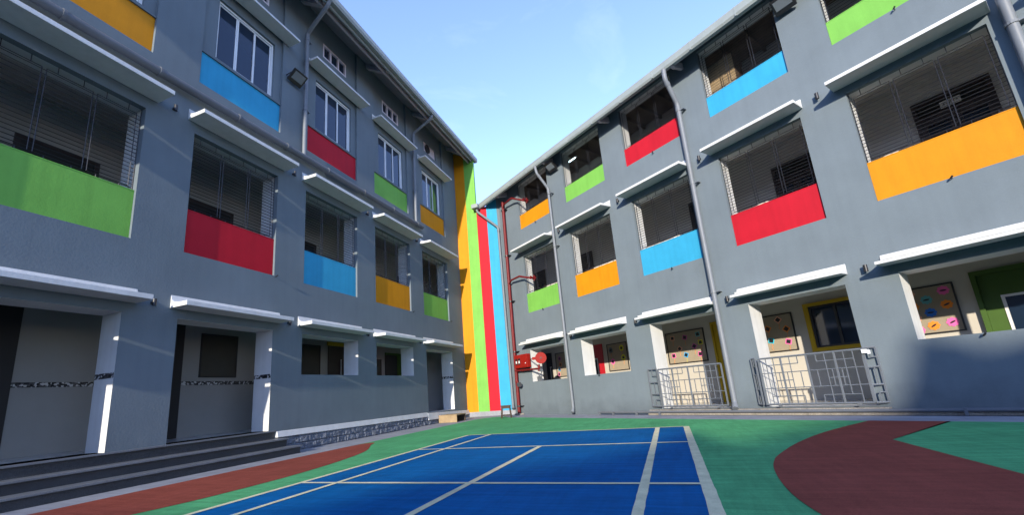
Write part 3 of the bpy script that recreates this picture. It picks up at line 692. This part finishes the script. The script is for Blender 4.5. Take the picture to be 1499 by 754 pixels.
# ------------------------------------------------------------------ LIGHTS AND SMALL FIXTURES
def wall_light(F, s, z, label, size=1.0):
    t = empty('wall_light', F(s, 0, z), label, 'wall light', 'small black up-down wall lights')
    q = MB(); q.tube([F(s, .085, z - .07 * size), F(s, .085, z + .07 * size)], .036 * size, 14); q.build('lamp_body', 'black', t, smooth=True)
    q = MB(); q.box(F, s - .018, s + .018, .001, .055, z - .02, z + .02); q.build('bracket', 'black', t)
rw = {12.47: 'the widest orange panel opening', 9.66: 'the red middle panel on the right', 6.78: 'the blue middle panel on the right', 3.87: 'the smaller orange middle panel on the right'}
for s, z in ((12.47, 6.87), (9.66, 6.85), (6.78, 6.85), (3.87, 6.87)): wall_light(FR, s, z, 'black wall light left of the sunshade over ' + rw[s])
rg = {12.49: 'the board of paper flowers', 9.67: 'the gate by the yellow framed window', 6.78: 'the gate below nine paper kites', 3.88: 'the red door'}
for s, z in ((12.49, 2.86), (9.67, 2.86), (6.78, 2.80), (3.88, 2.78)): wall_light(FR, s, z, 'black wall light left of the sunshade over ' + rg[s])
lu = {4.72: 'the left green and red middle panels', 7.69: 'the left red and blue middle panels', 10.67: 'the left blue and orange middle panels', 13.65: 'the left orange and green middle panels'}
for s, z in ((4.72, 7.08), (7.69, 7.07), (10.67, 7.07), (13.65, 7.07)): wall_light(FL, s, z, 'black wall light between sunshades over ' + lu[s], .9)
lg = {4.70: 'between the two wide doorways', 7.69: 'between second doorway and first window', 10.65: 'between the two windows', 13.67: 'between second window and corner door'}
for s, z in ((4.70, 3.05), (7.69, 3.04), (10.65, 3.04), (13.67, 3.04)): wall_light(FL, s, z, 'black ground-floor wall light on the left block ' + lg[s], .9)
def spot(F, s, z, label, d=1):
    t = empty('spotlight', F(s, 0, z), label, 'spotlight', 'tiny black spotlights under the painted panels')
    q = MB(); q.tube([F(s, .002, z), F(s, .055, z - .006)], .007, 8); q.build('arm', 'black', t)
    q = MB(); a = F(s - .02 * d, .06, z - .012); b = F(s + .02 * d, .078, z + .03); q.tube([a, b], .015, 12); q.build('lamp_body', 'black', t)
for s, z, w in ((13.99, 7.83, 'the green panel cut by the top of the photo'), (13.99, 4.13, 'the widest orange panel'), (8.31, 7.78, 'the right block top-floor red panel'), (2.56, 7.76, 'the top orange panel beside the red riser'), (8.29, 4.07, 'the middle-floor blue panel of the right block'),
                (2.49, 4.06, 'the middle green panel beside the red riser'), (5.01, 1.28, 'the ground-floor opening with the red door'), (13.77, 1.31, 'the opening with the paper flowers')):
    spot(FR, s, z, 'tiny black spotlight under ' + w)
for s, z, w in ((7.27, 4.13, 'red'), (13.27, 4.13, 'orange'), (16.27, 4.15, 'far green')):
    spot(FL, s, z, 'tiny spotlight at the lower corner of the %s panel on the left block' % w)
def floodlight(F, s, z, o, label, roll=.5):
    t = empty('floodlight', F(s, 0, z), label, 'floodlight', 'black floodlights on the walls')
    c = F(s, o, z); a = (F(s + 1, 0, 0) - F(s, 0, 0)).normalized(); n = (F(s, 1, 0) - F(s, 0, 0)).normalized(); up = Vector((0, 0, 1))
    nn = (n * .62 - up * .78).normalized(); uu = (up * .62 + n * .78).normalized()
    G = lambda x, y, h: c + a * x + uu * h + nn * y
    q = MB(); q.box(G, -.22, .22, -.06, .0, -.19, .19); q.build('housing', 'black', t, bevel=.012)
    q = MB(); q.box(G, -.17, .17, .001, .008, -.08, .145); q.build('lamp_glass', 'lamp', t)
    q = MB(); q.box(G, -.09, .09, -.11, -.051, -.11, .0); q.build('driver_box', 'black', t)
    q = MB()
    for x in (-.24, .24): q.bar(G(x, -.02, .02), F(s + x * .8, .004, z + .06), .011)
    q.bar(F(s - .15, .008, z + .06), F(s + .15, .008, z + .06), .013); q.build('bracket', 'black', t)
floodlight(FL, 7.56, 9.86, .22, 'black floodlight beside a downpipe between the blue and red panels on the left')
floodlight(FR, 4.02, 9.44, .25, 'black floodlight under the right eave between the top-floor orange and green panels')
floodlight(FR, 12.36, 9.38, .25, 'black floodlight at the top edge, right of the blue top-floor panel')
t = empty('tube_light', FR(3.78, -1.2, 10.25), 'lit white fluorescent tube behind the top-floor grille above the green panel', 'lamp')
q = MB(); q.tube([FR(3.50, -1.2, 10.25), FR(4.05, -1.2, 10.25)], .02, 10); q.build('tube', 'tube', t); q = MB(); q.box(FR, 3.45, 4.1, -1.23, -1.17, 10.272, 10.31); q.build('fitting', 'paper', t)
# cabinet standing in the top-floor corridor
t = empty('cabinet', FR(10.35, -.83, 7.722), 'brown wooden cabinet behind the top-floor grille above the blue panel', 'cabinet')
q = MB(); q.box(FR, 9.95, 10.76, -1.05, -.62, 7.722, 9.76); cb = q.build('carcass', 'oldwood', t)
for a in (9.96, 10.36): q = MB(); q.box(FR, a, a + .385, -.619, -.60, 7.8, 9.72); q.build('door', 'wood', cb)

# ------------------------------------------------------------------ FIRE GEAR by the corner
t = empty('fire_riser', FR(.46, .12, 0), 'tall red fire riser pipe with side branches at the corner of the right block', 'pipe')
q = MB(); q.tube([FR(.44, .13, .02), FR(.50, .13, 9.52)], .068, 16); q.build('riser_pipe', 'redpipe', t, smooth=True)
for z in (2.6, 4.8, 6.9, 9.1, .35):
    q = MB(); q.tube([FR(.47, .13, z - .03), FR(.47, .13, z + .03)], .082, 16); q.box(FR, .53, .66, .0, .15, z - .015, z + .015); q.build('pipe_clip', 'black', t)
for pts in ([FR(.50, .13, 9.20), FR(.75, .22, 9.30), FR(1.40, .30, 9.28), FR(1.62, .20, 9.16), FR(2.0, -.02, 8.96)], [FR(.48, .13, 5.58), FR(.75, .20, 5.70), FR(1.45, .28, 5.68), FR(1.65, .2, 5.60), FR(2.0, -.02, 5.48)]):
    q = MB(); q.tube(pts, .040, 12); b_ = q.build('branch_pipe', 'redpipe', t, smooth=True)
    e = pts[-1]; q = MB(); q.tube([e - RD * -.02, e - RD * .10], .062, 14); q.tube([e - RD * .04 + Vector((0, 0, -.12)), e - RD * .04 + Vector((0, 0, .12))], .03, 10); q.tube([e + RN * .02 - RD * .04, e + RN * .16 - RD * .04], .028, 10); q.build('valve', 'redpipe', b_, smooth=True)
    q = MB(); q.tube([e + RN * .16 - RD * .04, e + RN * .18 - RD * .04], .075, 16); q.build('handwheel', 'redpipe', b_)
q = MB(); q.tube([FR(.46, .16, 1.80), FR(2.05, .18, 1.76)], .040, 12); q.tube([FR(.9, .16, 1.789), FR(1.0, .16, 1.787)], .052, 12); b_ = q.build('branch_pipe', 'redpipe', t, smooth=True)
q = MB(); q.tube([FR(2.05, .18, 1.66), FR(2.05, .18, 1.92)], .052, 12); q.tube([FR(2.05, .18, 1.76), FR(2.24, .26, 1.70)], .038, 12); q.build('valve', 'redpipe', b_, smooth=True)
q = MB(); q.tube([FR(2.24, .26, 1.70), FR(2.34, .30, 1.66)], .055, 14); q.build('hose_outlet', 'dkpipe', b_)
q = MB(); q.tube([FR(.46, .13, 1.25), FR(.62, .20, 1.25)], .05, 12); q.tube([FR(.58, .19, 1.20), FR(.58, .19, 1.36)], .045, 12); v_ = q.build('valve', 'redpipe', t, smooth=True)
q = MB(); q.tube([FR(.72, .22, 1.22), FR(.76, .24, 1.22)], .10, 18); q.build('handwheel', 'black', v_)
q = MB(); q.box(FR, .28, .62, .02, .26, .0, .06); q.build('foot_block', 'rawc', t, bevel=.01)
t = empty('fire_hose_cabinet', FR(.98, .15, 1.87), 'red metal fire hose cabinet with two small windows, fixed beside the red riser', 'fire cabinet')
q = MB(); q.box(FR, .52, 1.38, .03, .21, 1.88, 2.43); bx = q.build('box', 'redbox', t, bevel=.012)
q = MB(); q.box(FR, .55, .955, .211, .226, 1.91, 2.40); q.build('door', 'redbox', t, bevel=.004); q = MB(); q.box(FR, .97, 1.35, .211, .226, 1.91, 2.40); d2_ = q.build('door', 'redbox', t, bevel=.004)
for a in (.60, .79):
    q = MB(); q.box(FR, a, a + .14, .227, .232, 2.02, 2.28); w_ = q.build('pane', 'dark', t); q = MB(); q.box(FR, a + .03, a + .11, .2325, .236, 2.08, 2.18); q.build('paper_note', 'paper', w_)
q = MB(); q.tube([FR(1.29, .227, 2.06), FR(1.29, .25, 2.06)], .02, 10); q.build('handle', 'alu', d2_)
rc = Vector((-4.50, 15.97, 2.155)); nr = (Vector((0, 0, 1.0)) - rc); nr.z = .0; nr.normalize()
t = empty('hose_reel', rc - Vector((0, 0, .25)), 'round red fire hose reel swung out beside the red cabinet', 'hose reel')
q = MB(); q.tube([rc - nr * .09, rc - nr * .075, rc - nr * .074, rc + nr * .0, rc + nr * .001, rc + nr * .02], [.215, .215, .18, .18, .22, .22], 40); dr = q.build('drum', 'redbox', t, smooth=True)
q = MB(); q.tube([rc + nr * .0205, rc + nr * .035], .05, 16); q.build('hub', 'redpipe', dr)
sx = Vector((-nr.y, nr.x, 0)); 
q = MB(); a = rc + sx * (.22 if (sx.x < 0) else -.22); side = (sx if sx.x < 0 else -sx)
q.hexa([rc - nr * .05 + side * x + Vector((0, 0, z)) + nr * y for z in (-.055, .055) for (x, y) in ((.20, 0), (.34, 0), (.34, .05), (.20, .05))]); q.build('swing_arm', 'redbox', t)
q = MB(); q.tube([rc - nr * .03 + side * .3, FR(1.44, .10, 2.17)], .022, 10); q.build('support_arm', 'redpipe', t)
q = MB(); q.tube([rc - nr * .1 - side * .04 + Vector((0, 0, -.2)), rc - nr * .1 - side * .02 + Vector((0, 0, -.42)), rc - nr * .05 - side * -.05 + Vector((0, 0, -.62))], .017, 8); q.build('hose', 'black', t)
q = MB(); q.box(FR, 1.52, 1.66, -.25, -.12, 1.292, 1.48); q.tube([FR(1.59, -.18, 1.48), FR(1.59, -.18, 1.56)], .03, 10); q.build('bottle', 'dkpipe', None, label='small grey bottle on the sill under the red hose reel', category='bottle')

# ------------------------------------------------------------------ STOOL AND STEP BOX
c = Vector((-5.97, 15.62, .004))
t = empty('stool', c, 'small square wooden stool with dark worn legs by the foot of the striped wall', 'stool')
ca, sa = math.cos(.3), math.sin(.3)
T = lambda x, y, z: c + Vector((x * ca - y * sa, x * sa + y * ca, z))
q = MB(); q.box(T, -.19, .19, -.17, .17, .42, .46); q.build('seat', 'oldwood', t, bevel=.006)
for sx_ in (-1, 1):
    for sy_ in (-1, 1): q = MB(); q.tube([T(sx_ * .145, sy_ * .125, .419), T(sx_ * .185, sy_ * .165, 0)], .026, 4); q.build('leg', 'oldwood', t)
q = MB()
for a, b in (((-1, -1), (1, -1)), ((1, -1), (1, 1)), ((1, 1), (-1, 1)), ((-1, 1), (-1, -1))): q.bar(T(a[0] * .175, a[1] * .155, .10), T(b[0] * .175, b[1] * .155, .10), .013)
for a, b in (((-1, -1), (1, -1)), ((1, 1), (-1, 1))): q.box(T, -.15, .15, a[1] * .13 - .01, a[1] * .13 + .01, .35, .419)
q.build('rung', 'oldwood', t)
t = empty('step_box', (-8.0, 15.0, .0), 'low pale wooden step box in front of the corner door of the left block', 'step box')
q = MB(); q.box(W3, -8.39, -7.62, 14.70, 14.73, .004, .25); q.build('side_board', 'wood', t); q = MB(); q.box(W3, -8.39, -7.62, 15.42, 15.45, .004, .25); q.build('side_board', 'oldwood', t)
q = MB(); q.box(W3, -8.39, -7.61, 14.69, 15.46, .2505, .285); q.build('top_board', 'wood', t, bevel=.004)

# ------------------------------------------------------------------ unseen shade blocker added behind the camera to shadow the near court
occ = empty('shade_blocker', (0, -52, 0), 'unseen block added behind the camera, its outline shaped to shade the near court', 'building')
D = 48.0; SX, SZ = -.08, -.27
def occp(x, y, z=0.0): return (x - SX * (y + D), z - SZ * (y + D))
prof = [(-40, 0), (-40, occp(0, 2.6)[1]), occp(-9, 2.6), occp(-4.2, 2.9), occp(-3.64, 3.3), occp(-3.2, 4.2), occp(-2.8, 5.2), occp(-2.1, 5.4), occp(-1.2, 6.2), occp(-.5, 7.1), occp(0, 8.6), occp(.25, 9.3), occp(.45, 8.3), occp(.65, 7.4), occp(.95, 7.5), occp(1.5, 8.4), occp(2.2, 9.0), occp(2.9, 10.2), occp(3.85, 10.56, .05), occp(4.28, 10.26, .8), occp(4.36, 10.21, 1.5), occp(4.5, 10.1, 1.6), occp(4.6, 10.05, 1.36), occp(4.95, 9.8, 1.30), occp(5.1, 9.7, 1.10), occp(5.44, 9.47, 1.22), occp(6.1, 9.0, 1.35), occp(10.2, 6.2, 1.6), (40, occp(0, 4)[1]), (40, 0)]  # outline traced back along the sun from the wanted shadow edge
q = MB(); q.prism([Vector((x, -D, z)) for x, z in prof], (0, -9, 0)); q.build('wall', 'wall', occ)  # extruded shade slab in that outline, not a real wall

# ------------------------------------------------------------------ camera
cam = bpy.data.cameras.new('camera'); co = bpy.data.objects.new('camera', cam); COL.objects.link(co); scene.camera = co
Rw = [[0.9275590746742541, 0.36583874449890097, -0.07613262121396594], [-0.14919355635904533, 0.1757720900841559, -0.9730598414734767], [-0.34260100077259226, 0.9139289826736623, 0.21761978057773845]]
X, Y, Z = Vector(Rw[0]), -Vector(Rw[1]), -Vector(Rw[2])
co.matrix_world = Matrix(((X.x, Y.x, Z.x, 0), (X.y, Y.y, Z.y, 0), (X.z, Y.z, Z.z, 1.0), (0, 0, 0, 1)))
cam.sensor_fit = 'HORIZONTAL'; cam.sensor_width = 36; cam.lens = 14.83887; cam.shift_x = .0116565; cam.shift_y = .0389714
cam.clip_start = .05; cam.clip_end = 2000

# ------------------------------------------------------------------ light
sd = Vector((SX, 1, SZ)).normalized()
sun = bpy.data.lights.new('sun', 'SUN'); so = bpy.data.objects.new('sun', sun); COL.objects.link(so)
sun.energy = 2.0; sun.angle = math.radians(.53); sun.color = (1.0, .90, .74)
so.rotation_euler = sd.to_track_quat('-Z', 'Y').to_euler(); so.location = (0, -30, 20)
w = bpy.data.worlds.new('World'); scene.world = w; w.use_nodes = True; nt = w.node_tree
bg = nt.nodes['Background']; sky = nt.nodes.new('ShaderNodeTexSky'); sky.sky_type = 'NISHITA'; sky.sun_disc = False
sky.sun_elevation = math.asin(-sd.z); sky.sun_rotation = math.atan2(-sd.x, -sd.y)
sky.air_density = 1.0; sky.dust_density = .08; sky.ozone_density = 4.5
bg.inputs['Strength'].default_value = .15
tint = nt.nodes.new('ShaderNodeVectorMath'); tint.operation = 'MULTIPLY'; tint.inputs[1].default_value = (1.44, 1.07, 1.09)
nt.links.new(sky.outputs[0], tint.inputs[0])
# thin high cloud wisps
tc = nt.nodes.new('ShaderNodeTexCoord'); mp = nt.nodes.new('ShaderNodeMapping'); mp.inputs['Scale'].default_value = (1.2, 1.2, 3.2); mp.inputs['Rotation'].default_value = (0, .3, .5)
cn = nt.nodes.new('ShaderNodeTexNoise'); cn.inputs['Scale'].default_value = 2.6; cn.inputs['Detail'].default_value = 9; cn.inputs['Roughness'].default_value = .62; cn.inputs['Distortion'].default_value = .6
cr = nt.nodes.new('ShaderNodeMapRange'); cr.inputs['From Min'].default_value = .52; cr.inputs['From Max'].default_value = .85; cr.inputs['To Max'].default_value = .16
cm = nt.nodes.new('ShaderNodeMix'); cm.data_type = 'RGBA'; cm.inputs[7].default_value = (2.6, 3.0, 3.5, 1)
nt.links.new(tc.outputs['Generated'], mp.inputs['Vector']); nt.links.new(mp.outputs[0], cn.inputs['Vector']); nt.links.new(cn.outputs['Fac'], cr.inputs['Value'])
nt.links.new(cr.outputs[0], cm.inputs[0]); nt.links.new(tint.outputs[0], cm.inputs[6]); nt.links.new(cm.outputs[2], bg.inputs['Color'])

vs = scene.view_settings; vs.view_transform = 'Standard'; vs.look = 'None'; vs.exposure = 2.0; vs.gamma = 1; vs.use_curve_mapping = False
scene.render.engine = 'CYCLES'
